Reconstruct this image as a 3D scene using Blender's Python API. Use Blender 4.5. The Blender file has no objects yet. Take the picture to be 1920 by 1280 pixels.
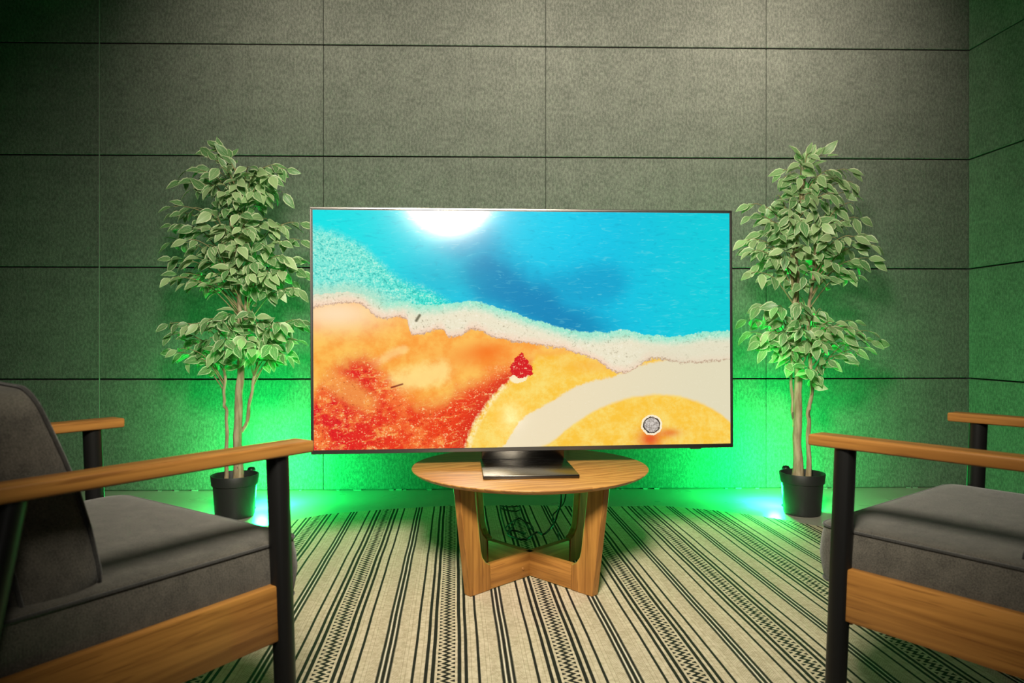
import bpy, bmesh, math, random
from math import sin, cos, pi, radians, sqrt
from mathutils import Vector, Matrix

random.seed(7)
S = bpy.context.scene
COL = S.collection

# ------------------------------------------------------------------ camera, world, lights, exposure
F, CX, CY, CH = 1300.0, 960.0, 637.0, 0.81          # focal length in pixels of the 1920 frame, eye height
cd = bpy.data.cameras.new('camera'); cam = bpy.data.objects.new('camera', cd); COL.objects.link(cam)
cam.location = (0, 0, CH); cam.rotation_euler = (pi/2, 0, 0)
cd.sensor_width = 36; cd.lens = F/1920*36; cd.shift_y = -3/1920
cd.clip_start = 0.02
cd.dof.use_dof = True; cd.dof.focus_distance = 2.7; cd.dof.aperture_fstop = 5.6
S.camera = cam

w = bpy.data.worlds.new('world'); S.world = w; w.use_nodes = True
w.node_tree.nodes['Background'].inputs[0].default_value = (0.75, 0.85, 0.7, 1)
w.node_tree.nodes['Background'].inputs[1].default_value = 0.010
S.view_settings.view_transform = 'Standard'; S.view_settings.look = 'None'
S.view_settings.gamma = 1; S.view_settings.use_curve_mapping = False
S.view_settings.exposure = 0.0

TVC = Vector((0.049, 2.378, 0.8445)); TVB = radians(4.34)      # television centre (screen plane) and yaw
TVN = Vector((sin(TVB), -cos(TVB), 0))                        # screen normal, towards the room
def mirrored(px, py, ytarget):
    """point at depth ytarget that the screen mirrors to this sight line"""
    d = Vector(((px-CX)/F, 1, -(py-CY)/F)); o = Vector((0, 0, CH))
    t = (TVC-o).dot(TVN)/d.dot(TVN); h = o+d*t
    r = d-2*d.dot(TVN)*TVN
    return h+r*((ytarget-h.y)/r.y)
def light(name, kind, loc, power, color, aim=None, **kw):
    l = bpy.data.lights.new(name, kind); l.energy = power; l.color = color
    for k, v in kw.items(): setattr(l, k, v)
    o = bpy.data.objects.new(name, l); COL.objects.link(o); o.location = loc
    if aim is not None: o.rotation_euler = (Vector(aim)-Vector(loc)).to_track_quat('-Z', 'Y').to_euler()
    return o
KEY = mirrored(842, 352, 0.30)
light('softbox_light', 'AREA', KEY, 50, (1.0, 0.92, 0.76), aim=(0.06, 2.6, 0.90), shape='DISK', size=0.48, spread=radians(98))
light('floor_lamp_light', 'POINT', mirrored(958, 782, -1.0), 3.0, (1, 0.97, 0.9), shadow_soft_size=0.05)
for gx, gy in ((-1.205, 3.315), (1.283, 3.365)):
    light('green_led_light', 'AREA', (gx, gy, 0.10), 24, (0.008, 1.0, 0.15), aim=(gx, 3.9, 0.40), shape='DISK', size=0.05)
    light('green_led_spill', 'POINT', (gx, gy+.02, 0.08), 42, (0.008, 1.0, 0.16), shadow_soft_size=0.03)
# ceiling downlights that wash the upper wall
WASH = [(-1.15, 2.50), (0.0, 2.52), (1.15, 2.54), (1.95, 2.56)]
for k, (gx, gy) in enumerate(WASH):
    light('ceiling_light', 'AREA', (gx, gy, 2.93), (8, 12, 12.5, 6)[k], (1.0, 0.88, 0.70), aim=(gx+(.15, .15, .1, -.55)[k], 3.75, 2.45), shape='DISK', size=0.16, spread=radians(92))

# ------------------------------------------------------------------ helpers
def P(px, py, D):
    return Vector(((px-CX)/F*D, D, CH-(py-CY)/F*D))
def G(px, py, z=0.0):
    return P(px, py, (CH-z)*F/(py-CY))
def lin(c):
    return tuple((x/255/12.92 if x/255 <= 0.04045 else ((x/255+0.055)/1.055)**2.4) for x in c)+(1,)

class N:
    """tiny expression wrapper for shader nodes"""
    def __init__(s, nt, sock): s.nt, s.k = nt, sock
    def _m(s, op, *a, clamp=False):
        n = s.nt.nodes.new('ShaderNodeMath'); n.operation = op; n.use_clamp = clamp
        for i, x in enumerate((s,)+a):
            if isinstance(x, N): s.nt.links.new(x.k, n.inputs[i])
            else: n.inputs[i].default_value = x
        return N(s.nt, n.outputs[0])
    def __add__(s, o): return s._m('ADD', o)
    __radd__ = __add__
    def __sub__(s, o): return s._m('SUBTRACT', o)
    def __rsub__(s, o): return (s*-1.0)+o
    def __mul__(s, o): return s._m('MULTIPLY', o)
    __rmul__ = __mul__
    def __truediv__(s, o): return s._m('DIVIDE', o)
    def abs(s): return s._m('ABSOLUTE')
    def frac(s): return s._m('FRACT')
    def pow(s, e): return s._m('POWER', e)
    def sin(s): return s._m('SINE')
    def gt(s, o): return s._m('GREATER_THAN', o)
    def lt(s, o): return s._m('LESS_THAN', o)
    def mn(s, o): return s._m('MINIMUM', o)
    def mx(s, o): return s._m('MAXIMUM', o)
    def clamp(s): return s._m('ADD', 0.0, clamp=True)
    def between(s, a, b): return s.gt(a)*s.lt(b)
    def step(s, a, b):
        n = s.nt.nodes.new('ShaderNodeMapRange'); n.interpolation_type = 'SMOOTHSTEP'
        s.nt.links.new(s.k, n.inputs[0]); n.inputs[1].default_value = a; n.inputs[2].default_value = b
        return N(s.nt, n.outputs[0])
    def inv(s): return 1.0-s
    def curve(s, pts):
        n = s.nt.nodes.new('ShaderNodeFloatCurve'); c = n.mapping.curves[0]
        c.points[0].location = pts[0]; c.points[-1].location = pts[-1]
        for p in pts[1:-1]: c.points.new(*p)
        for p in c.points: p.handle_type = 'AUTO'
        n.mapping.update(); s.nt.links.new(s.k, n.inputs['Value'])
        return N(s.nt, n.outputs[0])
class Mat:
    def __init__(s, name, coord='Object'):
        s.m = bpy.data.materials.new(name); s.m.use_nodes = True; s.nt = s.m.node_tree
        s.b = s.nt.nodes['Principled BSDF']; s.tc = s.nt.nodes.new('ShaderNodeTexCoord'); s.co = s.tc.outputs[coord]
    def xyz(s, vec=None):
        n = s.nt.nodes.new('ShaderNodeSeparateXYZ'); s.nt.links.new(vec or s.co, n.inputs[0])
        return [N(s.nt, o) for o in n.outputs]
    def vec(s, x, y, z=0.0):
        n = s.nt.nodes.new('ShaderNodeCombineXYZ')
        for i, v in enumerate((x, y, z)):
            if isinstance(v, N): s.nt.links.new(v.k, n.inputs[i])
            else: n.inputs[i].default_value = v
        return n.outputs[0]
    def scale(s, sc, vec=None, loc=(0, 0, 0)):
        n = s.nt.nodes.new('ShaderNodeMapping'); s.nt.links.new(vec or s.co, n.inputs[0])
        n.inputs['Scale'].default_value = sc; n.inputs['Location'].default_value = loc
        return n.outputs[0]
    def noise(s, scale, detail=3, rough=0.55, dist=0.0, vec=None):
        n = s.nt.nodes.new('ShaderNodeTexNoise'); s.nt.links.new(vec or s.co, n.inputs['Vector'])
        n.inputs['Scale'].default_value = scale; n.inputs['Detail'].default_value = detail
        n.inputs['Roughness'].default_value = rough; n.inputs['Distortion'].default_value = dist
        return N(s.nt, n.outputs[0])
    def voro(s, scale, vec=None, feature='F1'):
        n = s.nt.nodes.new('ShaderNodeTexVoronoi'); s.nt.links.new(vec or s.co, n.inputs['Vector'])
        n.feature = feature; n.inputs['Scale'].default_value = scale
        return N(s.nt, n.outputs[0])
    def mix(s, f, a, b, mode='MIX'):
        n = s.nt.nodes.new('ShaderNodeMix'); n.data_type = 'RGBA'; n.blend_type = mode
        for sock, v in ((n.inputs[0], f), (n.inputs[6], a), (n.inputs[7], b)):
            if isinstance(v, N): s.nt.links.new(v.k, sock)
            elif hasattr(v, 'is_linked'): s.nt.links.new(v, sock)
            else: sock.default_value = v
        return n.outputs[2]
    def rand(s):
        n = s.nt.nodes.new('ShaderNodeObjectInfo'); return N(s.nt, n.outputs['Random'])
    def attr(s, name):
        n = s.nt.nodes.new('ShaderNodeAttribute'); n.attribute_name = name; return N(s.nt, n.outputs['Fac'])
    def set(s, **kw):
        for k, v in kw.items():
            i = s.b.inputs[k.replace('_', ' ')]
            if isinstance(v, N): s.nt.links.new(v.k, i)
            elif hasattr(v, 'is_linked'): s.nt.links.new(v, i)
            else: i.default_value = v
        return s
    def bump(s, h, strength=0.3, dist=0.005):
        n = s.nt.nodes.new('ShaderNodeBump'); n.inputs['Strength'].default_value = strength
        n.inputs['Distance'].default_value = dist; s.nt.links.new(h.k, n.inputs['Height'])
        s.nt.links.new(n.outputs[0], s.b.inputs['Normal']); return s

def mesh_obj(name, bm, mat, parent=None, loc=(0, 0, 0), rot=(0, 0, 0), smooth=None):
    me = bpy.data.meshes.new(name); bm.normal_update(); bm.to_mesh(me); bm.free()
    o = bpy.data.objects.new(name, me); COL.objects.link(o)
    if mat: me.materials.append(mat.m if isinstance(mat, Mat) else mat)
    o.parent = parent; o.location = loc; o.rotation_euler = rot
    if smooth is not None:
        for p in me.polygons: p.use_smooth = True
        if smooth < 179: me.set_sharp_from_angle(angle=radians(smooth))
    return o
def thing(name, label, cat, loc=(0, 0, 0), rz=0.0, group=None):
    o = bpy.data.objects.new(name, None); COL.objects.link(o); o.empty_display_size = 0.1
    o.location = loc; o.rotation_euler = (0, 0, rz); o['label'] = label; o['category'] = cat
    if group: o['group'] = group
    return o
def struct(o, label=None):
    o['kind'] = 'structure'
    if label: o['label'] = label
    return o
def add_box(bm, x0, x1, y0, y1, z0, z1, bev=0.0, seg=2, M=None):
    vs = bmesh.ops.create_cube(bm, size=1)['verts']
    for v in vs: v.co = Vector((x0+(v.co.x+.5)*(x1-x0), y0+(v.co.y+.5)*(y1-y0), z0+(v.co.z+.5)*(z1-z0)))
    if bev:
        es = list({e for v in vs for e in v.link_edges})
        r = bmesh.ops.bevel(bm, geom=es, offset=bev, segments=seg, profile=0.5, affect='EDGES')
        vs = list({v for f in r['faces'] for v in f.verts} | {v for v in vs if v.is_valid})
    if M is not None: bmesh.ops.transform(bm, matrix=M, verts=vs)
    return vs
def box_bm(*a, **k):
    bm = bmesh.new(); add_box(bm, *a, **k); return bm
def add_tube(bm, pts, rad, n=10, caps=True):
    pts = [Vector(p) for p in pts]
    if not hasattr(rad, '__len__'): rad = [rad]*len(pts)
    rings = []; up = None
    for i, p in enumerate(pts):
        t = (pts[min(i+1, len(pts)-1)]-pts[max(i-1, 0)]).normalized()
        if up is None:
            up = Vector((0, 0, 1)) if abs(t.z) < .9 else Vector((1, 0, 0))
        a = t.cross(up).normalized(); up = a.cross(t).normalized()
        rings.append([bm.verts.new(p+(a*cos(2*pi*k/n)+up*sin(2*pi*k/n))*rad[i]) for k in range(n)])
    for r0, r1 in zip(rings, rings[1:]):
        for k in range(n): bm.faces.new((r0[k], r0[(k+1) % n], r1[(k+1) % n], r1[k]))
    if caps:
        bm.faces.new(rings[0][::-1]); bm.faces.new(rings[-1])
def tube_bm(*a, **k):
    bm = bmesh.new(); add_tube(bm, *a, **k); bmesh.ops.recalc_face_normals(bm, faces=bm.faces); return bm
def spline(pts, sub=6):
    pts = [Vector(p) for p in pts]; q = [pts[0]*2-pts[1]]+pts+[pts[-1]*2-pts[-2]]; out = []
    for i in range(1, len(q)-2):
        for k in range(sub):
            t = k/sub; a, b, c, d = q[i-1:i+3]
            out.append(0.5*((2*b)+(c-a)*t+(2*a-5*b+4*c-d)*t*t+(3*b-a-3*c+d)*t**3))
    out.append(pts[-1]); return out
def lathe_bm(prof, n=48):
    bm = bmesh.new(); rings = []
    for r, z in prof:
        if r < 1e-6: rings.append([bm.verts.new((0, 0, z))])
        else: rings.append([bm.verts.new((r*cos(2*pi*k/n), r*sin(2*pi*k/n), z)) for k in range(n)])
    for a, b in zip(rings, rings[1:]):
        for k in range(n):
            k2 = (k+1) % n
            if len(a) == 1 and len(b) == 1: continue
            if len(a) == 1: bm.faces.new((a[0], b[k2], b[k]))
            elif len(b) == 1: bm.faces.new((a[k], a[k2], b[0]))
            else: bm.faces.new((a[k], a[k2], b[k2], b[k]))
    bmesh.ops.recalc_face_normals(bm, faces=bm.faces); return bm
def prism_bm(poly, t, bev=0.0):
    """poly in (r, z); extruded +-t/2 along y"""
    bm = bmesh.new()
    a = [bm.verts.new((x, -t/2, z)) for x, z in poly]; b = [bm.verts.new((x, t/2, z)) for x, z in poly]
    bm.faces.new(a); bm.faces.new(b[::-1]); n = len(poly)
    for i in range(n): bm.faces.new((a[i], b[i], b[(i+1) % n], a[(i+1) % n]))
    bmesh.ops.recalc_face_normals(bm, faces=bm.faces)
    if bev:
        es = [e for e in bm.edges if len(e.link_faces) == 2 and e.calc_face_angle() > radians(40)]
        bmesh.ops.bevel(bm, geom=es, offset=bev, segments=2, profile=0.5, affect='EDGES')
    return bm

# ------------------------------------------------------------------ materials
def felt_mat(name, base, dark):
    m = Mat(name); r = m.rand()
    n1 = m.noise(95, 4, .7, vec=m.scale((1, 1, .5))); n2 = m.noise(9, 3); n3 = m.noise(260, 2)
    f = (n1*.75+n3*.45-.10).step(.36, .68)*.9+(n2-.5)*.7+(r-.5)*.12
    m.set(Base_Color=m.mix(f.clamp(), dark, base), Roughness=.92, Specular_IOR_Level=.15)
    m.bump(n1+n3*.6, .55, .004); return m
M_FELT = felt_mat('grey_felt', (.165, .168, .152, 1), (.070, .073, .066, 1))
M_GAP = Mat('panel_gap').set(Base_Color=(.02, .022, .02, 1), Roughness=.9)
M_SEAM = Mat('pale_seam').set(Base_Color=(.2, .21, .19, 1), Roughness=.8)
M_CEIL = Mat('ceiling_paint'); M_CEIL.set(Base_Color=(.10, .10, .095, 1), Roughness=.9).bump(M_CEIL.noise(60), .1)
m = Mat('smooth_floor'); nf = m.noise(2.2, 4); nf2 = m.noise(40, 3)
m.set(Base_Color=m.mix((nf*.8+nf2*.2).step(.3, .7), (.33, .31, .26, 1), (.40, .385, .33, 1)), Roughness=m.noise(6, 2)*.15+.22, Specular_IOR_Level=.5)
M_FLOOR = m
def oak(name, axis, c0, c1, c2, sc=1.0):
    m = Mat(name); s = [46*sc]*3; s[axis] = 2.0*sc
    g = m.noise(1, 5, .62, .6, vec=m.scale(s)); s2 = [150*sc]*3; s2[axis] = 7*sc
    p = m.noise(1, 2, .5, vec=m.scale(s2)); big = m.noise(3.0, 2)
    f = g.step(.32, .70)
    c = m.mix(f, c0, c1); c = m.mix((p-.60).step(0, .08)*.55, c, c2); c = m.mix((big-.5).step(-.1, .3)*.25, c, c2)
    m.set(Base_Color=c, Roughness=.42, Specular_IOR_Level=.4); m.bump(p*.5+g*.5, .12, .002); return m
OA, OB, OC = (.215, .088, .018, 1), (.425, .195, .044, 1), (.15, .055, .012, 1)
M_OAKX, M_OAKY, M_OAKZ = [oak('oak_'+n, a, OA, OB, OC) for n, a in (('along_x', 0), ('along_y', 1), ('along_z', 2))]
m = Mat('oak_veneer_top'); x, y, z = m.xyz()
rx = x*.93+y*.36; ry = y*.93-x*.36
ring = (ry*26+m.noise(1, 3, .5, vec=m.vec(rx*1.3, ry*4))*7).frac()
pore = m.noise(1, 2, .5, vec=m.vec(rx*9, ry*190))
c = m.mix(ring.step(.05, .95)*.8, (.46, .225, .058, 1), (.27, .115, .026, 1)); c = m.mix((pore-.58).step(0, .08)*.5, c, OC)
m.set(Base_Color=c, Roughness=.36, Specular_IOR_Level=.45).bump(pore, .08, .002); M_TOP = m
M_BLACK = Mat('black_powder_coat'); M_BLACK.set(Base_Color=(.006, .006, .006, 1), Roughness=.42, Specular_IOR_Level=.3).bump(M_BLACK.noise(900, 1), .08, .001)
def fabric(name, a, b):
    m = Mat(name); n1 = m.noise(420, 2, .7); n2 = m.noise(30, 3); x, y, z = m.xyz()
    wv = ((x*1400).sin()*(y*1400).sin()*.5+.5)
    m.set(Base_Color=m.mix((n1*.8+n2*.4-.1).step(.25, .75), a, b), Roughness=.95, Specular_IOR_Level=.15, Sheen_Weight=.25)
    m.bump(n1+wv*.3, .5, .002); return m
M_FAB = fabric('charcoal_woven_fabric', (.036, .033, .028, 1), (.108, .098, .080, 1))
M_FABD = fabric('dark_piping_fabric', (.020, .019, .018, 1), (.050, .048, .044, 1))
m = Mat('pot_plastic'); m.set(Base_Color=(.016, .018, .017, 1), Roughness=.5).bump(m.noise(260, 2), .2, .002); M_POT = m
m = Mat('pot_filler'); m.set(Base_Color=m.mix(m.noise(60, 3), (.20, .19, .16, 1), (.42, .40, .34, 1)), Roughness=.9).bump(m.noise(80, 3), .5, .01); M_SOIL = m
m = Mat('bark'); g = m.noise(1, 4, .6, vec=m.scale((60, 60, 9))); kn = m.voro(14, vec=m.scale((1, 1, .35)))
c = m.mix(g.step(.3, .7), (.26, .19, .10, 1), (.52, .42, .27, 1)); c = m.mix(kn.lt(.10)*.7, c, (.06, .045, .03, 1))
m.set(Base_Color=c, Roughness=.75).bump(g, .5, .004); M_BARK = m
m = Mat('twig_bark'); m.set(Base_Color=m.mix(m.noise(120), (.20, .17, .07, 1), (.36, .30, .15, 1)), Roughness=.7); M_TWIG = m
m = Mat('variegated_leaf', 'UV'); u, v, _ = m.xyz(); r = m.rand()
edge = (u+(m.noise(9, 2)-.5)*.35).step(.66, .92)
body = m.mix(r.step(0, 1), (.05, .22, .05, 1), (.42, .60, .27, 1))
body = m.mix(m.noise(5, 3).step(.35, .7)*.5, body, (.44, .62, .32, 1))
rib = u.step(.05, .0)*.5
c = m.mix(edge*.75, body, (.86, .92, .60, 1)); c = m.mix(u.lt(.05)*.5, c, (.60, .68, .38, 1))
vein = ((v*9+u*2.0).frac()-.5).abs().step(.42, .5)*.2; c = m.mix(vein, c, (.55, .66, .38, 1))
m.set(Base_Color=c, Roughness=.42, Specular_IOR_Level=.45, Transmission_Weight=0.0, Subsurface_Weight=0.0); M_LEAF = m
# thin leaf: let some light through
tr = m.nt.nodes.new('ShaderNodeBsdfTranslucent'); mx_ = m.nt.nodes.new('ShaderNodeMixShader'); mx_.inputs[0].default_value = .22
outn = [n for n in m.nt.nodes if n.type == 'OUTPUT_MATERIAL'][0]
m.nt.links.new(c, tr.inputs[0]); m.nt.links.new(m.b.outputs[0], mx_.inputs[1]); m.nt.links.new(tr.outputs[0], mx_.inputs[2]); m.nt.links.new(mx_.outputs[0], outn.inputs[0])
m = Mat('brushed_dark_metal'); bn = m.noise(1, 2, vec=m.scale((4, 300, 300)))
m.set(Base_Color=(.10, .095, .088, 1), Metallic=1.0, Roughness=bn*.15+.18); M_METAL = m
M_BEZEL = Mat('bezel_metal').set(Base_Color=(.16, .15, .14, 1), Metallic=1.0, Roughness=.33)
M_TVBACK = Mat('screen_back_plastic').set(Base_Color=(.015, .015, .016, 1), Roughness=.5)
M_CABLE = Mat('cable_rubber').set(Base_Color=(.01, .01, .01, 1), Roughness=.45)
M_LED = Mat('green_led_lens').set(Base_Color=(.1, .8, .3, 1), Emission_Color=(.05, 1, .2, 1), Emission_Strength=6)
M_LAMP = Mat('warm_lamp_lens').set(Base_Color=(.8, .7, .5, 1), Emission_Color=(1, .75, .45, 1), Emission_Strength=4)

# rug: striped flat weave
m = Mat('striped_rug'); X, Y, _ = m.xyz()
RB = math.atan(.081)
xr = X*cos(RB)+Y*sin(RB); yr = Y*cos(RB)-X*sin(RB)
wob = (m.noise(3.0, 2, vec=m.vec(0.0, yr, 0.0))-.5)*.006
xs = xr-.1264+wob+30.0
k = ((xs/.3+.5).frac()-.5)*.3                  # signed distance to the triple stripe
a = k.abs()
teeth = ((yr/.0042).frac()-.5).abs()*.0022     # woven teeth on stripe edges
def st(lo, hi): return (a+teeth-.0006).between(lo, hi)
thread = ((yr/.0055).frac()).lt(.6)
black = st(-1, .0052).mx(st(.0082, .0172)).mx(st(.0665, .0735)).mx(st(.0970, .1055)).mx(st(.1130, .1225))
notch = ((yr/.0050).frac()).lt(.45)
inner = a.between(.0035, .0056).mx(a.between(.0082, .0100)).mx(a.between(.0155, .0172))
black = black*(inner*notch*.9).inv()
z0 = .15-a                                      # distance from the zigzag band's centre line
sgn = k.gt(0)*2.0-1.0
zx = z0*sgn
T = .0222
tri = ((yr/T).frac()-.5).abs()*4.0-1.0          # -1..1
zig = (zx-tri*.0078).abs().lt(.0066)*z0.lt(.0155)
ph_r = ((yr/T).frac()-.5).abs()*T               # 0 where tri = -1
ph_l = (((yr/T)+.5).frac()-.5).abs()*T
dotr = zx.between(.0120, .0215)*ph_r.lt((zx-.0095)*.52+.0003)
dotl = (zx*-1.0).between(.0105, .0215)*ph_l.lt((zx*-1.0-.0090)*.52+.0003)
black = black.mx(zig).mx(dotr).mx(dotl)
dotted = (a-.0420).abs().lt(.0008).mx((a-.0520).abs().lt(.0008)).mx((a-.0880).abs().lt(.0008))*thread
dia = (((k*1.0+yr*.9)/.0068).frac()).lt(.42)
dia2 = (((k*-1.0+yr*.9)/.0068).frac()).lt(.55)
patch = a.between(.0205, .0385)*dia*dia2
weave = ((xr*2800).sin()*(yr*1500).sin())*.5+.5
nn = m.noise(90, 3); nb = m.noise(1.6, 2)
cb = m.mix(nn.step(.3, .7), (.46, .38, .26, 1), (.64, .545, .40, 1))
cb = m.mix((nb-.4).step(0, .4)*.25, cb, (.46, .40, .27, 1))
cb = m.mix(a.between(.0052, .0082), cb, (.74, .67, .54, 1))
cb = m.mix(patch*.62, cb, (.20, .15, .08, 1)); cb = m.mix(dotted*.75, cb, (.16, .12, .06, 1))
c = m.mix(black, cb, m.mix(nn, (.008, .007, .006, 1), (.026, .023, .019, 1)))
m.set(Base_Color=c, Roughness=.92, Specular_IOR_Level=.15); m.bump(weave+nn*.7, .35, .0015); M_RUG = m

# screen picture: aerial view of a turquoise spring and orange mineral flats
m = Mat('screen_picture', 'UV'); u, v, _ = m.xyz()
uv = m.vec(u*1.747, v)
def ns(sc, d=4, r=.6, dist=0.): return m.noise(sc, d, r, dist, vec=uv)-.5
nA, nB, nC, nD = ns(10, 7, .7), ns(46, 5, .75), ns(130, 3, .7), ns(4, 3)
vj = v+nA*.045+nB*.030
def blob(cu, cv, ru, rv, sharp=1.0, wob=None):
    d = ((u-cu)/ru).pow(2)+((v-cv)/rv).pow(2)
    if wob is not None: d = d+wob
    return (d*-1.0)._m('EXPONENT') if sharp == 1.0 else d.step(1.0, 1.0-sharp*-1.0) if False else (d*-1.0)._m('EXPONENT')
def seg(au, av, bu, bv, wd, wob=None):
    """soft band round a line segment; distances in u*1.747, v"""
    ax, bx = au*1.747, bu*1.747; L2 = (bx-ax)**2+(bv-av)**2
    t = (((u*1.747-ax)*(bx-ax)+(v-av)*(bv-av))/L2).clamp()
    dx = u*1.747-(t*(bx-ax)+ax); dy = v-(t*(bv-av)+av); d = (dx*dx+dy*dy).pow(.5)
    if wob is not None: d = d+wob
    return d.step(wd, wd*.15)
w1 = u.curve([(0, .353), (.08, .345), (.145, .362), (.17, .383), (.21, .38), (.255, .395), (.33, .385), (.375, .378), (.415, .40), (.465, .425), (.525, .462), (.59, .495), (.665, .515), (.745, .505), (.785, .522), (.84, .533), (.89, .527), (.93, .515), (1, .512)])
w2 = u.curve([(0, .408), (.05, .39), (.10, .39), (.12, .40), (.135, .43), (.16, .455), (.215, .455), (.228, .52), (.26, .512), (.30, .50), (.315, .535), (.34, .53), (.37, .50), (.42, .53), (.48, .555), (.53, .57), (.60, .59), (.675, .645), (.73, .69), (.765, .67), (.80, .63), (.87, .64), (.92, .65), (1, .64)])
sh = u.curve([(0, .06), (.09, .11), (.15, .19), (.20, .27), (.27, .32), (.34, .39), (.40, .47), (1, .75)])
water = m.mix(u.step(.0, .5), lin((0, 226, 228)), lin((0, 190, 226)))
water = m.mix(blob(.55, .02, .16, .22)*.8, water, lin((0, 212, 240)))
water = m.mix(u.step(.62, 1.0)*.9, water, lin((0, 208, 216)))
deep = (seg(.36, .12, .47, .33, .17, nD*.12)*.55).mx(seg(.40, .26, .60, .48, .17, nD*.12)*.95).mx(seg(.52, .36, .70, .30, .14, nD*.1)*.5)
water = m.mix(deep.clamp(), water, lin((0, 132, 184)))
water = m.mix(blob(.30, .28, .10, .10)*.6, water, lin((0, 178, 205)))
water = m.mix(blob(.66, .50, .06, .07)*.7, water, lin((0, 140, 186)))
rip = m.noise(1, 4, .6, 1.2, vec=m.vec(u*30, v*75))
water = m.mix((rip-.56).step(0, .16)*.28, water, lin((120, 225, 230)))
water = m.mix((.46-rip).step(0, .16)*.22, water, lin((0, 130, 170)))
shm = (vj-sh).step(-.012, .05)*u.step(.46, .36)
shc = m.mix(u.step(.02, .34), lin((118, 232, 216)), lin((20, 222, 206)))
shc = m.mix((nB+nC*.9).step(.0, .16)*.8, shc, lin((190, 245, 225))); shc = m.mix((nB*-1.0-nC*.9).step(.03, .17)*.75, shc, lin((20, 165, 160)))
water = m.mix(shm, water, shc)
foam = (vj-w1).step(-.06, .0)
water = m.mix(foam*u.step(.25, .12)*.65, water, lin((200, 225, 195)))
# cream crust
crust = m.mix((vj-w1).step(.0, .06), lin((150, 232, 205)), lin((236, 228, 200)))
crust = m.mix((w2-vj).step(.045, .0), crust, lin((245, 214, 188)))
crust = m.mix(u.step(.20, .05)*.7, crust, lin((250, 220, 190)))
crust = m.mix((nB+nC).step(.02, .28)*.55, crust, lin((252, 248, 232)))
crust = m.mix((nB*-1.0-nC*.8-nA*.4).step(.08, .24)*.6, crust, lin((128, 112, 84)))
crust = m.mix(u.step(.70, .85)*(v-w1).step(.02, .06)*.6, crust, lin((222, 218, 190)))
# dry ground
og = m.mix((nA+nD).step(-.15, .2), lin((252, 196, 90)), lin((250, 158, 55)))
og = m.mix(blob(.05, .43, .11, .07)*1.0, og, lin((254, 222, 178)))
og = m.mix(blob(.37, .62, .10, .05)*.5+blob(.41, .585, .05, .04)*.6, og, lin((246, 118, 20)))
og = m.mix(seg(.16, .74, .30, .68, .075, nA*.12)*.75, og, lin((255, 226, 140)))
og = m.mix(seg(.14, .64, .21, .58, .03, nA*.05)*.4, og, lin((255, 232, 160)))
redline = u.curve([(0, .77), (.06, .63), (.11, .60), (.16, .66), (.22, .77), (.28, .80), (.34, .74), (.40, .69), (.47, .64), (1, .64)])
redm = (vj+nA*.07-redline).step(-.04, .07)
rc = m.mix(u.step(.0, .30), lin((226, 22, 30)), lin((236, 62, 16)))
rc = m.mix((nA+nD*.7).step(-.06, .12)*.85, rc, lin((248, 118, 50)))
streak = m.noise(1, 5, .7, .8, vec=m.vec(u*22-v*9, v*46+u*20))-.5
rc = m.mix((streak+nA*.6).step(.04, .18)*.6, rc, lin((250, 180, 90)))
rc = m.mix(seg(.03, .70, .12, .80, .07, nA*.12)*.6, rc, lin((250, 176, 82)))
spk = (nB+nC*.9+nA*.3).step(.09, .17)
rc = m.mix(spk*.85, rc, lin((252, 205, 140)))
rc = m.mix((nB*-1.0-nC*.9+streak*-.3).step(.10, .22)*.6, rc, lin((150, 20, 8)))
og = m.mix(redm, og, rc)
# yellow side
dv = v.curve([(0, .56), (.60, .52), (.66, .505), (.70, .468), (.77, .425), (.82, .400), (.90, .372), (1, .352)])
uj = u+nA*.02+nB*.014
yel = m.mix((nA+nB*.6).step(-.16, .2), lin((250, 196, 58)), lin((250, 220, 112)))
yel = m.mix((nC*1.1+nB*.4).step(.16, .30)*.5, yel, lin((176, 128, 30)))
yel = m.mix(blob(.66, .655, .08, .035)*.6, yel, lin((248, 176, 60)))
yel = m.mix(blob(.54, .59, .06, .03)*.8, yel, lin((250, 158, 50)))
ym = (uj-dv).step(-.004, .008)*(vj).step(.585, .615)
wedge = (uj-dv).step(-.005, .002)*(uj-dv).step(.022, .012)*vj.step(.70, .73)
ground = m.mix((dv-uj).step(.055, .0)*vj.step(.67, .70)*.55, og, m.mix(spk, lin((205, 20, 10)), lin((248, 170, 110))))
ground = m.mix(ym, ground, yel)
ground = m.mix(wedge*(nB+.5).step(.4, .6)*.75, ground, lin((254, 240, 190)))
isl = (((u-.483-(v-.655)*-.10+(v-.62)*(v-.62)*-2.0)/(v*.28-.158)).pow(2)+((v-.655)/.055).pow(2)+nB*2.0+nA*.8).lt(.85)
isl2 = (((u-.480)/.030).pow(2)+((v-.668)/.062).pow(2)+nB*1.6).lt(1.0)*(v+u*1.2).gt(1.255)
ground = m.mix(isl2*.8, ground, lin((252, 240, 205)))
ground = m.mix(isl, ground, m.mix((nB+nC).step(.08, .2), lin((214, 16, 22)), lin((250, 190, 150))))
r1 = u.curve([(0, 1), (.435, 1.0), (.46, .95), (.49, .875), (.55, .815), (.63, .735), (.73, .69), (.80, .64), (1, .62)])
r2 = u.curve([(0, 1), (.53, 1.0), (.605, .915), (.68, .835), (.783, .785), (.87, .79), (.95, .84), (1, .905)])
road = (vj-r1).step(-.004, .012)*(v+nA*.03+nB*.012-r2).step(.012, -.006).mx(u.lt(.535)*(vj-r1).step(-.004, .012))
road = ((vj-r1).step(-.004, .012))*((r2-v-nA*.03-nB*.012).step(-.012, .006))
rdc = m.mix(u.step(.5, 1), lin((238, 222, 186)), lin((226, 218, 186)))
rdc = m.mix((nC+nB*.5).step(.1, .3)*.5, rdc, lin((250, 242, 220)))
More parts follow.
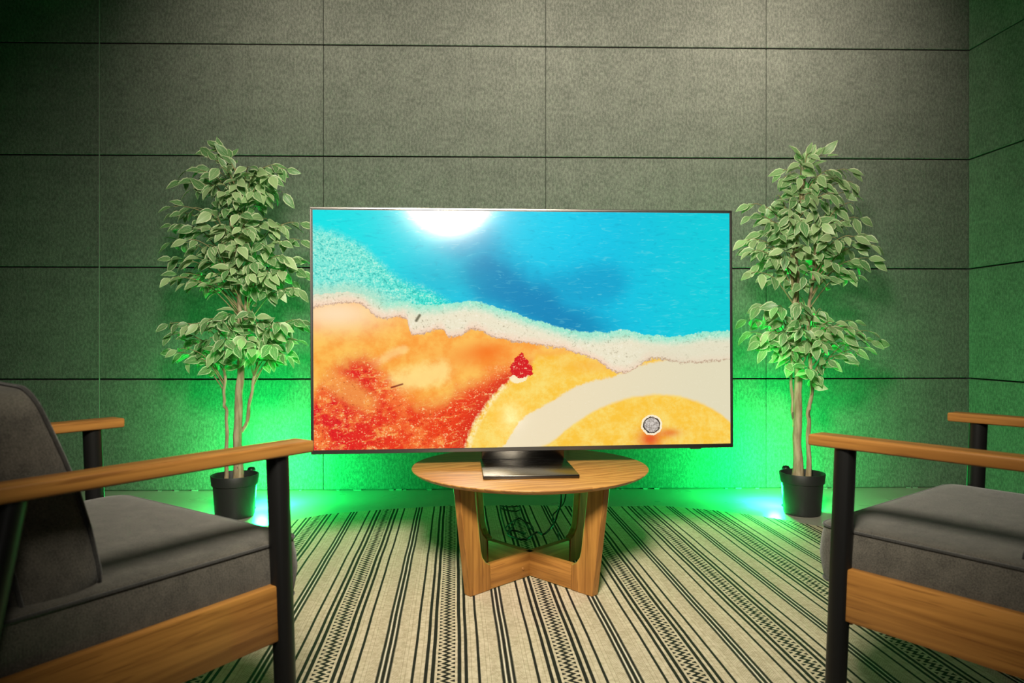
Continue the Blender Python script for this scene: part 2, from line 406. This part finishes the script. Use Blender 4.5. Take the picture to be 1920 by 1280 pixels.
rdc = m.mix((nC*-1.0-nB*.3).step(.12, .3)*.35, rdc, lin((190, 170, 125)))
ground = m.mix(road, ground, rdc)
rk = ((u-.804)/.026).pow(2)+((v-.915)/.044).pow(2)+nB*.8
ground = m.mix(blob(.800, .975, .030, .045)*.9+blob(.85, .95, .025, .02)*.6, ground, lin((226, 60, 26)))
ground = m.mix(rk.lt(1.0), ground, lin((252, 238, 205))); ground = m.mix(rk.lt(.66), ground, lin((60, 48, 40)))
ground = m.mix(rk.lt(.5), ground, m.mix((nC+nB).step(-.1, .1), lin((150, 140, 130)), lin((214, 205, 196))))
pic = m.mix((vj-w1).step(-.003, .003), water, crust)
rim = (vj+nB*.02-w2)
pic = m.mix(rim.abs().step(.010, .002)*(nC+.5).step(.38, .55)*.6, pic, lin((140, 84, 40)))
pic = m.mix(rim.step(-.002, .004), pic, ground)
pic = m.mix(seg(.180, .742, .206, .728, .006)*.9, pic, lin((120, 10, 10)))
pic = m.mix(seg(.239, .462, .247, .440, .010)*.85, pic, lin((70, 66, 30)))
m.set(Base_Color=(.004, .004, .005, 1), Roughness=.115, Specular_IOR_Level=.5, Emission_Color=pic, Emission_Strength=1.0); M_SCREEN = m

# ------------------------------------------------------------------ room
ROW = .6; ROWS = 5; HGT = ROW*ROWS
def panel_wall(name, origin, ang, edges, label):
    """origin at the floor, local x along the wall, panels stand proud towards local -y"""
    W0, W1 = edges[0], edges[-1]
    base = struct(mesh_obj(name, box_bm(W0, W1, .026, .10, 0, HGT), M_GAP, loc=origin, rot=(0, 0, ang)), label)
    cache = {}
    for x0, x1 in zip(edges, edges[1:]):
        for r in range(ROWS):
            wd = round(x1-x0, 4)
            if wd not in cache:
                o = mesh_obj('wall_panel', box_bm(-wd/2+.0012, wd/2-.0012, 0, .024, .0036, ROW-.0036, bev=.0022, seg=1), M_FELT, base)
                cache[wd] = o
            else:
                o = cache[wd].copy(); COL.objects.link(o)
            o.location = ((x0+x1)/2, random.uniform(0, .0012), r*ROW)
    return base
wb = math.atan(.0195)
# back wall: origin at the joint seen at the far left; panels 1.2 m wide
wall = panel_wall('wall_back', (-2.211, 3.714, 0), wb, [-1.2, 0, 1.194, 2.394, 3.60, 4.722], 'dark grey felt panelled wall behind the television')
for xx in (0.0,):
    mesh_obj('seam_strip', box_bm(xx-.0018, xx+.0018, -.0012, .003, 0, HGT), M_SEAM, wall)
ra = math.atan(95/1300)
rw = panel_wall('wall_right', (2.509, 3.806, 0), -pi/2+ra, [-.02, 1.2, 2.4, 3.6, 4.8], 'shaded grey felt panelled wall on the right')
lw = panel_wall('wall_left', (-3.41+.07, -1.2, 0), pi/2, [0, 1.2, 2.4, 3.6, 4.9], None)
fl = struct(mesh_obj('floor', box_bm(-3.45, 3.0, -1.6, 3.98, -.08, 0), M_FLOOR), 'smooth pale floor around the striped rug')
ce = struct(mesh_obj('ceiling', box_bm(-3.45, 3.0, -1.6, 3.98, HGT, HGT+.08), M_CEIL))
# white specks of caulk along the foot of the wall
bm = bmesh.new()
for i in range(46):
    x = random.uniform(-1.0, 4.7); s_ = random.uniform(.003, .009)
    add_box(bm, x-s_*2, x+s_*2, -.006, .001, 0, s_*.7)
o = mesh_obj('caulk_bead', bm, M_SEAM, wall); o['kind'] = 'stuff'
for k, (gx, gy) in enumerate(WASH):
    t = thing('ceiling_light', ('leftmost', 'second from left', 'third from left', 'rightmost')[k]+' of the row of round ceiling downlights along the back wall', 'light', (gx, gy, 2.95), 0, 'ceiling downlights')
    mesh_obj('frame', lathe_bm([(.062, .05), (.085, .05), (.085, .0), (.078, -.004), (.064, -.002), (.062, .05)]), M_BLACK, t, smooth=40)
    mesh_obj('diffuser', lathe_bm([(0, .03), (.061, .03), (.061, .045), (0, .045)]), M_LAMP, t, smooth=40)

# ------------------------------------------------------------------ rug
back = [(-1.45, 2.74), (-1.25, 2.88), (-1.051, 3.005), (-.93, 3.14), (-.852, 3.205), (-.60, 3.29), (-.328, 3.362), (.10, 3.372), (.49, 3.345), (.70, 3.37), (.94, 3.28), (1.08, 3.20), (1.22, 3.10), (1.33, 2.985), (1.55, 2.87), (1.75, 2.74)]
def backy(x):
    for (a0, b0), (a1, b1) in zip(back, back[1:]):
        if x <= a1: return b0+(b1-b0)*(x-a0)/(a1-a0)
    return back[-1][1]
bm = bmesh.new(); NX, NY = 90, 60; top = []; 
for i in range(NX+1):
    x = -1.45+3.2*i/NX; yb = (backy(x-.03 if x > -1.42 else x)+backy(x)+backy(min(x+.03, 1.75)))/3
    row = []
    for j in range(NY+1):
        y = .15+(yb-.15)*(j/NY); tt = j/NY
        wv_ = .0003*sin(x*9+1.0)*max(0, (tt-.82)/.18)**2
        row.append(bm.verts.new((x, y, .006+abs(wv_))))
    top.append(row)
for i in range(NX):
    for j in range(NY): bm.faces.new((top[i][j], top[i+1][j], top[i+1][j+1], top[i][j+1]))
bd = [e for e in bm.edges if e.is_boundary]
ex = bmesh.ops.extrude_edge_only(bm, edges=bd)
for v_ in ex['geom']:
    if isinstance(v_, bmesh.types.BMVert): v_.co.z = 0.0005
bmesh.ops.recalc_face_normals(bm, faces=bm.faces)
rug = mesh_obj('striped_rug', bm, M_RUG, smooth=40)
rug['label'] = 'beige flat woven rug with black stripes and zigzag bands under the table'; rug['category'] = 'rug'
RZ = .0068

# ------------------------------------------------------------------ round coffee table
TC = Vector((.0606, 2.378, RZ)); TH = .38-RZ
tb = thing('coffee_table', 'round oak coffee table with crossed legs carrying the television', 'table', TC)
mesh_obj('tabletop', lathe_bm([(0, TH-.018), (.355, TH-.018), (.378, TH-.017), (.392, TH-.011), (.3995, TH-.005), (.401, TH-.002), (.400, TH-.0005), (.398, TH), (0, TH)], 96), M_TOP, tb, smooth=30)
LT = .030; zt = TH-.0185
legp = [(.2835, 0), (.332, zt), (.268, zt), (.2385, .135), (.232, .112), (.219, .094), (.200, .083), (.195, 0)]
bars = []
for ang in (pi/4, -pi/4):
    bar = mesh_obj('crossbar', box_bm(-.1955, .1955, -LT/2+.0008, LT/2-.0008, 0.001, .080, bev=.0035), M_OAKX, tb, rot=(0, 0, ang), smooth=30); bars.append(bar)
for k_ in range(4):
    ang = pi/4+k_*pi/2
    mesh_obj('leg', prism_bm(legp, LT, .0025), M_OAKZ, tb, rot=(0, 0, ang), smooth=20)
mesh_obj('bolt_plug', lathe_bm([(0, -.004), (.0055, -.004), (.0055, .0015), (.004, .003), (0, .0032)], 16), M_OAKX, bars[0], loc=(-.048, -LT/2, .034), rot=(pi/2, 0, 0), smooth=40)
mesh_obj('bolt_plug', lathe_bm([(0, -.004), (.0055, -.004), (.0055, .0015), (.004, .003), (0, .0032)], 16), M_OAKX, bars[1], loc=(.048, LT/2, .034), rot=(-pi/2, 0, 0), smooth=40)

# ------------------------------------------------------------------ television
tv = thing('television', 'large flat television showing turquoise water and orange sand on the coffee table', 'television', (TVC.x, TVC.y, .3805), TVB)
W, H = 1.4527, .829; RL = -radians(.30); cz = TVC.z-.3805
def tvpart(name, bm, mat, smooth=None, parent=None):
    o = mesh_obj(name, bm, mat, parent or tv, loc=(0, 0, cz) if parent is None else (0, 0, 0), rot=(0, RL, 0) if parent is None else (0, 0, 0), smooth=smooth); return o
bez, bot = .0065, .0125
tvpart('rear_housing', box_bm(-W/2+.001, W/2-.001, .010, .026, -H/2+.001, H/2-.001, bev=.002), M_TVBACK)
bm = bmesh.new()
add_box(bm, -W/2, W/2, -.003, .012, H/2-bez, H/2, bev=.001, seg=1)
add_box(bm, -W/2, W/2, -.003, .012, -H/2, -H/2+bot, bev=.001, seg=1)
add_box(bm, -W/2, -W/2+bez, -.003, .012, -H/2+bot, H/2-bez, bev=.001, seg=1)
add_box(bm, W/2-bez, W/2, -.003, .012, -H/2+bot, H/2-bez, bev=.001, seg=1)
tvpart('bezel', bm, M_BEZEL)
bm = bmesh.new()
x0, x1, z0_, z1_ = -W/2+bez, W/2-bez, -H/2+bot, H/2-bez
# black border between the metal rim and the picture
add_box(bm, x0, x1, -.0008, .008, z0_, z1_)
tvpart('glass_border', bm, M_TVBACK)
bm = bmesh.new(); e_ = .0028
vs = [bm.verts.new(p) for p in ((x0+e_, -.0012, z0_+.001), (x1-e_, -.0012, z0_+.001), (x1-e_, -.0012, z1_-e_), (x0+e_, -.0012, z1_-e_))]
f = bm.faces.new(vs); uvl = bm.loops.layers.uv.new('UVMap')
for l_, c_ in zip(f.loops, ((0, 1), (1, 1), (1, 0), (0, 0))): l_[uvl].uv = c_
sc = tvpart('screen', bm, M_SCREEN); sc['label'] = 'lit screen with a spring and mineral flats seen from above'
tvpart('sensor', box_bm(.575, .612, -.002, .012, -H/2-.004, -H/2+.001, bev=.0012, seg=1), M_BEZEL)
tvpart('rear_module', box_bm(-.45, .45, .024, .050, -.36, .10, bev=.006), M_TVBACK)
mesh_obj('stand_base', box_bm(-.150, .150, -.236, .075, 0, .0115, bev=.0025), M_METAL, tv, loc=(-.006, 0, 0), smooth=40)
mesh_obj('stand_neck', box_bm(-.145, .145, .052, .070, .010, .34, bev=.003), M_METAL, tv, loc=(-.006, 0, 0), smooth=40)

# ------------------------------------------------------------------ cables
def cable(label, pts, r):
    o = mesh_obj('power_cable', tube_bm(spline(pts, 8), r, n=8), M_CABLE, smooth=60)
    o['label'] = label; o['category'] = 'cable'; o['group'] = 'cables hanging behind the table'
zf = RZ+.0085
cable('thick black cable hanging from the television and sweeping left onto the rug', [(.17, 2.46, .52), (.18, 2.62, .40), (.195, 2.80, .388), (.2, 2.83, .34), P(1052, 935, 2.84), P(1046, 960, 2.85), P(1038, 982, 2.86), P(1020, 1001, 2.79), (.10, 2.84, .022), G(985, 1011, zf), G(960, 1006, zf), G(952, 1000, zf), G(962, 994, zf), G(985, 1000, zf)], .0042)
cable('thin black cable crossing the thick one and curling down beside the rear leg', [(.20, 2.46, .50), (.215, 2.63, .399), (.225, 2.80, .384), (.228, 2.83, .34), P(1060, 932, 2.84), P(1046, 955, 2.86), P(1037, 965, 2.86), P(1038, 980, 2.85), P(1047, 996, 2.82), (.185, 2.78, .03), G(1049, 1021, zf), G(1041, 1030, zf), G(1030, 1032, zf)], .0030)
cable('bundle of black cable looped on the rug behind the table', [G(937, 948, zf), G(955, 950, zf), G(972, 949, zf), G(975, 955, zf+.004), G(965, 958, zf), G(945, 955, zf), G(938, 952, zf), G(943, 975, zf+.006), G(950, 995, zf), G(962, 985, zf), G(970, 971, zf), G(980, 974, zf+.005), G(990, 988, zf), G(1000, 992, zf), G(996, 984, zf), G(986, 978, zf+.006), G(972, 972, zf+.01), G(958, 980, zf+.006), G(947, 990, zf)], .0030)

# ------------------------------------------------------------------ armchairs
def cushion_bm(wx, dy, hz, rc=.04, re=.010, puff=.006, nx=16, ny=16):
    """rounded slab: plan corners rounded by rc, top and bottom edges by re, faces softly crowned"""
    bm = bmesh.new(); out = []
    for cxs, cys, a0 in ((1, 1, 0), (-1, 1, pi/2), (-1, -1, pi), (1, -1, 3*pi/2)):
        for k_ in range(7):
            a_ = a0+pi/2*k_/6; out.append((cxs*(wx/2-rc)+rc*cos(a_), cys*(dy/2-rc)+rc*sin(a_)))
    # densify straight sides
    dense = []
    for i in range(len(out)):
        p, q = out[i], out[(i+1) % len(out)]; L = math.dist(p, q); n_ = max(1, int(L/.05))
        for k_ in range(n_): dense.append((p[0]+(q[0]-p[0])*k_/n_, p[1]+(q[1]-p[1])*k_/n_))
    def ring(sc, z): return [bm.verts.new((x*(1-sc/(wx/2)), y*(1-sc/(dy/2)), z+random.uniform(-1, 1)*.0004)) for x, y in dense]
    prof = [(re, 0), (re*.3, re*.3), (0, re), (-.004, hz*.3), (-.006, hz*.5), (-.004, hz*.7), (0, hz-re), (re*.3, hz-re*.3), (re, hz)]
    rings = [ring(*p) for p in prof]
    for s_, up_ in ((.06, .5), (.13, .85), (.22, 1.0)): rings.append(ring(re+s_*min(wx, dy), hz+puff*up_))
    for a_, b_ in zip(rings, rings[1:]):
        n_ = len(a_)
        for i in range(n_): bm.faces.new((a_[i], a_[(i+1) % n_], b_[(i+1) % n_], b_[i]))
    bm.faces.new(rings[-1]); bm.faces.new(rings[0][::-1]); bmesh.ops.recalc_face_normals(bm, faces=bm.faces)
    return bm, dense
def piping_bm(dense, z, r=.0032):
    bm = bmesh.new(); pts = [Vector((x, y, z)) for x, y in dense]; pts = pts+[pts[0], pts[1]]
    add_tube(bm, pts, r, n=6, caps=False); bmesh.ops.recalc_face_normals(bm, faces=bm.faces); return bm
def armchair(loc, fwd, label):
    """local: origin on the floor under the middle of the arm fronts, +y forward"""
    ang = math.atan2(-fwd[0], fwd[1])
    t = thing('armchair', label, 'armchair', (loc[0], loc[1], RZ), ang, 'oak and black armchairs facing the television')
    g0 = -RZ
    for s_ in (-1, 1):
        xo = s_*.340
        bm = box_bm(-.027, .027, -.66, 0, 0, .023, bev=.0045, seg=3)
        for v_ in bm.verts:
            if v_.co.y < -.3: v_.co.x *= 1-.12*(-.3-v_.co.y)/.36
        mesh_obj('armrest', bm, M_OAKY, t, loc=(xo, 0, .597+g0), smooth=40)
        mesh_obj('leg', tube_bm([(xo, -.040, 0), (xo, -.040, .012), (xo, -.052, .30), (xo, -.064, .5975+g0)], [.0195, .0195, .0200, .0200], n=24), M_BLACK, t, smooth=50)
        mesh_obj('leg', tube_bm([(xo, -.600, 0), (xo, -.600, .012), (xo, -.545, .30), (xo, -.490, .5975+g0)], [.0195, .0195, .0205, .0205], n=24), M_BLACK, t, smooth=50)
        mesh_obj('side_rail', box_bm(s_*.338-.010, s_*.338+.010, -.555, -.055, .257+g0, .361+g0, bev=.003), M_OAKY, t, smooth=40)
        up_ = mesh_obj('back_post', box_bm(-.011, .011, -.022, .022, 0, .46, bev=.004), M_OAKZ, t, loc=(s_*.300, -.575, .27+g0), rot=(radians(16), 0, 0), smooth=40)
    for yy, nm in ((-.060, 'front_rail'), (-.535, 'rear_rail')):
        mesh_obj(nm, box_bm(-.328, .328, yy-.010, yy+.010, .245+g0, .305+g0, bev=.003), M_OAKX, t, smooth=40)
    for k_ in range(5):
        mesh_obj('seat_slat', box_bm(-.322, .322, -.025, .025, 0, .010, bev=.002), M_OAKX, t, loc=(0, -.13-.09*k_, .303+g0), smooth=40)
    for k_ in range(3):
        mesh_obj('back_slat', box_bm(-.292, .292, -.006, .006, -.03, .03, bev=.002), M_OAKX, t, loc=(0, -.600-.038*k_-.01, .44+.13*k_+g0), rot=(radians(16), 0, 0), smooth=40)
    bm, dn = cushion_bm(.652, .575, .122, rc=.035)
    cu = mesh_obj('seat_cushion', bm, M_FAB, t, loc=(0, -.2875+.002, .314+g0), smooth=60)
    mesh_obj('piping', piping_bm(dn, .116), M_FABD, cu, smooth=80); mesh_obj('piping', piping_bm(dn, .007), M_FABD, cu, smooth=80)
    # back cushion: slab standing on the seat, leaning back
    bm, dn = cushion_bm(.60, .335, .125, rc=.045, re=.016, puff=.022)
    M_ = Matrix.Rotation(radians(90), 4, 'X')            # plan y -> up, thickness -> -y
    bmesh.ops.transform(bm, matrix=M_, verts=bm.verts)
    for v_ in bm.verts:                                   # sag and crumple a little
        v_.co.z += .006*sin(v_.co.x*11)+.004*sin(v_.co.x*23+v_.co.y*30); v_.co.y += .006*sin(v_.co.z*16+v_.co.x*6)
    bc = mesh_obj('back_cushion', bm, M_FAB, t, loc=(0, -.385, .437+.150+g0), rot=(radians(17), 0, 0), smooth=60)
    for yy in (-.009, -.116):
        pb = piping_bm(dn, -yy); bmesh.ops.transform(pb, matrix=M_, verts=pb.verts)
        for v_ in pb.verts:
            v_.co.z += .006*sin(v_.co.x*11)+.004*sin(v_.co.x*23+v_.co.y*30); v_.co.y += .006*sin(v_.co.z*16+v_.co.x*6)
        mesh_obj('piping', pb, M_FABD, bc, smooth=80)
    return t
def chair_at(near_l, f, fwd, wdir, label):
    c_ = near_l+.365; p = Vector((fwd[0]*f+wdir[0]*c_, fwd[1]*f+wdir[1]*c_)); armchair(p, fwd, label)
chair_at(1.039, .893, (.55, .835), (-.835, .55), 'armchair in the left foreground, its back cushion in view, before the left tree')
chair_at(1.328, .752, (-.607, .795), (.795, .607), 'armchair in the right foreground, only seat and arms in view, before the right tree')

# ------------------------------------------------------------------ potted trees
def leaf_mesh(i):
    rnd = random.Random(100+i); L, Wd = 1.0, .49+.07*rnd.random(); bend = .10+.28*rnd.random(); fold = .10+.14*rnd.random(); tw = rnd.uniform(-.10, .10)
    ts = [(0, 0), (.12, .45), (.32, .95), (.55, .93), (.78, .52), (.92, .20), (1.0, 0)]
    vs, uvs, fs = [], [], []
    def add(x, y, z, u_, v_): vs.append((x, y, z)); uvs.append((u_, v_)); return len(vs)-1
    rows = []
    for t_, w_ in ts:
        zz = -bend*t_*t_; h = w_*Wd/2; sx = tw*sin(t_*pi)*.5
        if w_ == 0: rows.append((add(sx, t_, zz, 0.0, t_),))
        else: rows.append((add(-h+sx, t_, zz+fold*h*1.3, 1, t_), add(sx, t_, zz, 0, t_), add(h+sx, t_, zz+fold*h*1.3, 1, t_)))
    for a_, b_ in zip(rows, rows[1:]):
        if len(a_) == 1: fs += [(a_[0], b_[1], b_[0]), (a_[0], b_[2], b_[1])]
        elif len(b_) == 1: fs += [(a_[0], a_[1], b_[0]), (a_[1], a_[2], b_[0])]
        else: fs += [(a_[0], a_[1], b_[1], b_[0]), (a_[1], a_[2], b_[2], b_[1])]
    return vs, uvs, fs
LEAFS = [leaf_mesh(i) for i in range(8)]; LEAFM = []
for vs_, uv_, fs_ in LEAFS:
    me = bpy.data.meshes.new('leaf'); me.from_pydata(vs_, [], fs_); l_ = me.uv_layers.new(name='UVMap')
    for lp in me.loops: l_.data[lp.index].uv = uv_[lp.vertex_index]
    for p_ in me.polygons: p_.use_smooth = True
    me.materials.append(M_LEAF.m); LEAFM.append(me)

def tree(label, D, potpx, stems, crowns, seed, rimr, knob):
    rnd = random.Random(seed)
    c0 = Vector(((potpx-CX)/F*D, D, 0))
    t = thing('potted_tree', label, 'tree', c0, 0, 'artificial trees flanking the television')
    def L(v_): return Vector(v_)-c0
    rb = rimr*.79; ph = .192
    pot = mesh_obj('pot', lathe_bm([(0, 0), (rb-.006, 0), (rb, .004), (rb+.003, .014), (rimr-.010, ph-.046), (rimr-.004, ph-.044), (rimr, ph-.002), (rimr-.001, ph), (rimr-.006, ph), (rimr-.010, ph-.008), (rimr-.014, ph-.05), (rimr-.016, ph-.06), (0, ph-.06)], 64), M_POT, t, smooth=35)
    mesh_obj('filler', lathe_bm([(0, ph-.036), (.02, ph-.030), (.05, ph-.034), (rimr-.02, ph-.038), (rimr-.017, ph-.06)], 40), M_SOIL, t, smooth=60)
    paths = []
    for pts, r0, r1 in stems:
        sp = spline([L(P(x, y, D+dz)) for x, y, dz in pts], 6)
        n_ = len(sp); rad = [r0+(r1-r0)*i/(n_-1) for i in range(n_)]
        rad = [r_*(1+.06*sin(i*1.9+seed)) for i, r_ in enumerate(rad)]
        if pts[0][1] > 860: rad[0] *= 1.35; rad[1] *= 1.15
        sp = [p_+Vector((.0022*sin(i*1.1), .002*cos(i*1.4), 0)) for i, p_ in enumerate(sp)]
        mesh_obj('trunk', tube_bm(sp, rad, n=12), M_BARK, t, smooth=70); paths.append(sp)
    anchors = [p_ for sp in paths for p_ in sp]
    leaves = []
    for tips, zlo in crowns:
        for tx, ty, dz in tips:
            T = L(P(tx, ty, D+dz))
            # attach to the stem: a point inwards and somewhat lower
            best = min(anchors, key=lambda a_: abs(a_.z-(T.z-.10-.25*abs((T-a_).xy.length)))+.35*(T-a_).xy.length)
            B = best; mid = B.lerp(T, .5)+Vector((0, 0, .035+.10*(T-B).xy.length)); 
            q = spline([B, B.lerp(mid, .5)+Vector((0, 0, .008)), mid, T.lerp(mid, .35)+Vector((0, 0, .012)), T], 4)
            mesh_obj('twig', tube_bm(q, [.0032-.0020*i/(len(q)-1) for i in range(len(q))], n=5), M_TWIG, t, smooth=80)
            n_ = rnd.choice((6, 7, 7, 8)); tot = sum((q[i+1]-q[i]).length for i in range(len(q)-1)); span = min(.15, tot*.75)
            rl = list(reversed(q))
            for j in range(n_):
                s_ = span*j/(n_-1) if j else 0.0; acc = 0; pos, dr = rl[0], (rl[0]-rl[1]).normalized()
                for a_, b_ in zip(rl, rl[1:]):
                    d_ = (b_-a_).length
                    if acc+d_ >= s_: pos = a_.lerp(b_, (s_-acc)/d_); dr = (a_-b_).normalized(); break
                    acc += d_
                side = dr.cross(Vector((0, 0, 1)));
                side = side.normalized() if side.length > .1 else Vector((1, 0, 0))
                sg = 1 if j % 2 else -1
                out = Vector((T.x*.8, T.y*.4-.05, 0)); out = out.normalized() if out.length > .02 else Vector((0, -1, 0))
                d = dr*(.9 if j == 0 else .35)+side*sg*(.15 if j == 0 else .65)+Vector((0, 0, -.50))+out*.30+Vector((rnd.gauss(0, .38), rnd.gauss(0, .25), rnd.gauss(0, .35)))
                if zlo and ty < zlo: d += Vector((0, 0, 1.2))
                d.normalize()
                nrm = Vector((rnd.gauss(0, .40), -.75+rnd.gauss(0, .3), .60+rnd.gauss(0, .3)))
                nrm = (nrm-d*nrm.dot(d)); nrm.normalize()
                ln = rnd.uniform(.056, .084)
                leaves.append((pos+d*.006, d, nrm, ln, rnd.randrange(8)))
    # the 300 nearest to the room are single parts; those behind them are one body of foliage
    leaves.sort(key=lambda q_: q_[0].y)
    for i, (pos, d, nrm, ln, k_) in enumerate(leaves[:300]):
        xa = d.cross(nrm).normalized(); R = Matrix((xa, d, nrm)).transposed().to_4x4()
        o = bpy.data.objects.new('leaf', LEAFM[k_]); COL.objects.link(o); o.parent = t
        o.matrix_local = Matrix.Translation(pos) @ R @ Matrix.Scale(ln, 4)
    vs_, fs_, uv_ = [], [], []
    for pos, d, nrm, ln, k_ in leaves[300:]:
        xa = d.cross(nrm).normalized(); R = Matrix((xa, d, nrm)).transposed(); b0 = len(vs_)
        for p_, q_ in zip(LEAFS[k_][0], LEAFS[k_][1]): vs_.append(pos+R @ (Vector(p_)*ln)); uv_.append(q_)
        fs_ += [tuple(i+b0 for i in f_) for f_ in LEAFS[k_][2]]
    if vs_:
        me = bpy.data.meshes.new('foliage'); me.from_pydata(vs_, [], fs_); l_ = me.uv_layers.new(name='UVMap')
        for lp in me.loops: l_.data[lp.index].uv = uv_[lp.vertex_index]
        me.materials.append(M_LEAF.m)
        for p_ in me.polygons: p_.use_smooth = True
        o = bpy.data.objects.new('foliage', me); COL.objects.link(o); o.parent = t; o['kind'] = 'stuff'
    print('leaves', len(leaves))
    return t

def fill(rows, step, rnd, dmax=.24):
    """rows of (y, xmin, xmax): twig tips spread through a crown"""
    out = []
    for y, x0, x1 in rows:
        n_ = max(1, round((x1-x0)/step)); cx_ = (x0+x1)/2; hw = max(20, (x1-x0)/2)
        for i in range(n_+1):
            x = x0+(x1-x0)*i/n_; e = abs(x-cx_)/hw; amp = dmax*sqrt(max(.06, 1-e*e))
            out.append((x+rnd.uniform(-6, 6)*(0 if i in (0, n_) else 1), y+rnd.uniform(-8, 8), rnd.choice((-1, -1, -.9, -.5, .7))*amp*rnd.uniform(.6, 1)))
    return out
r_ = random.Random(3)
DL = 3.19
topL = [(447, 338, -.16), (440, 372, -.16), (500, 360, -.12), (400, 284, -.02), (388, 296, -.08), (418, 292, .05)]+fill([(318, 352, 520), (338, 345, 430), (322, 455, 535), (352, 362, 530)], 30, r_, .2)
midL = fill([(395, 325, 440), (425, 325, 560), (455, 322, 562), (485, 325, 560), (508, 335, 565)], 33, r_, .24)+[(452, 400, -.20), (466, 430, -.22), (446, 462, -.22), (476, 490, -.2), (430, 505, -.18), (500, 410, -.16), (322, 520, -.1), (350, 530, -.12), (495, 520, -.15), (520, 540, -.1), (545, 525, .1), (325, 400, 0), (372, 528, .1), (558, 540, -.1)]
lowL = fill([(592, 385, 500), (608, 318, 560), (632, 322, 555), (655, 330, 545)], 35, r_, .24)+[(355, 672, -.1), (335, 655, -.1), (535, 665, -.1), (560, 605, .05), (440, 585, -.15)]
stemsL = [([(447, 903, 0), (446, 800, 0), (450, 716, 0), (455, 650, .005), (461, 600, .01), (466, 530, .015), (463, 450, .02), (450, 375, .01), (446, 315, 0)], .0205, .007),
          ([(452, 690, .035), (449, 610, .04), (449, 520, .03), (440, 450, .03), (430, 400, .02)], .0145, .007),
          ([(424, 901, -.01), (425, 830, -.01), (425, 775, -.01), (420, 752, -.01), (422, 712, -.01), (421, 690, -.01)], .0085, .0060),
          ([(449, 812, .01), (462, 795, .01), (470, 745, .0), (481, 690, -.01), (490, 655, -.02)], .0100, .0055),
          ([(441, 548, -.01), (436, 540, -.02), (429, 505, -.03), (420, 460, -.04)], .0095, .006)]
tree('potted tree left of the television, with a bare stretch of trunk under its wide crown', DL, 440.5, stemsL, [(topL, 300), (midL, 0), (lowL, 0)], 11, .105, True)
DR = 3.235
topR = [(1515, 290, -.02), (1500, 298, 0), (1548, 294, .02)]+fill([(312, 1468, 1595), (335, 1470, 1600), (362, 1455, 1595)], 33, r_, .18)
midR = fill([(388, 1408, 1600), (412, 1408, 1610), (440, 1430, 1630), (466, 1405, 1640), (490, 1425, 1635)], 36, r_, .24)+[(1408, 512, -.1), (1605, 515, -.05), (1400, 450, -.1), (1410, 470, -.15), (1520, 508, -.2), (1452, 510, 0), (1585, 505, -.1)]
lowR = fill([(575, 1425, 1540), (600, 1402, 1600), (622, 1405, 1635), (645, 1440, 1625)], 35, r_, .24)+[(1515, 690, -.15), (1575, 668, -.1), (1550, 672, -.1), (1425, 640, -.1), (1500, 560, .05), (1640, 640, 0), (1488, 655, -.1)]
stemsR = [([(1496, 893, 0), (1495, 800, 0), (1497, 700, 0), (1493, 600, .01), (1493, 520, .01), (1492, 450, .01), (1500, 380, .01), (1510, 320, 0)], .0215, .007),
          ([(1516, 893, -.02), (1516, 800, -.02), (1516, 765, -.02), (1522, 735, -.02), (1518, 640, -.02), (1516, 590, -.02), (1524, 520, -.03), (1530, 450, -.03)], .0105, .006),
          ([(1489, 800, .02), (1486, 760, .02), (1483, 690, .02), (1485, 600, .02)], .0085, .006),
          ([(1490, 590, -.03), (1487, 500, -.03), (1484, 440, -.03), (1475, 400, -.04)], .0110, .006)]
tree('potted tree right of the television, its black pot beside an armchair arm', DR, 1504, stemsR, [(topR, 302), (midR, 0), (lowR, 0)], 23, .101, False)

# ------------------------------------------------------------------ green LED floor lights behind the pots
for i, (x, y, sd) in enumerate(((-1.262, 3.33, 1), (1.345, 3.38, -1))):
    t = thing('led_floor_light', 'black green-glowing floor light behind the pot of the %s tree' % ('left' if i == 0 else 'right'), 'light', (x, y, 0), 0, 'floor lights behind the pots')
    mesh_obj('foot', lathe_bm([(0, 0), (.030, 0), (.030, .006), (.010, .010), (0, .010)], 24), M_BLACK, t, smooth=40)
    mesh_obj('post', tube_bm([(0, 0, .008), (0, .005, .10), (sd*.006, -.005, .17), (sd*.012, -.01, .182)], .005, n=10), M_BLACK, t, smooth=60)
    mesh_obj('knob', lathe_bm([(0, -.018), (.014, -.016), (.019, -.006), (.019, .006), (.013, .015), (0, .017)], 20), M_BLACK, t, loc=(sd*.014, -.01, .186 if i == 0 else .183), smooth=50)
    mesh_obj('lens', lathe_bm([(0, -.004), (.012, -.003), (.014, 0), (.012, .003), (0, .004)], 20), M_LED, t, loc=(0, .010, .075), rot=(pi/2, 0, 0), smooth=50)
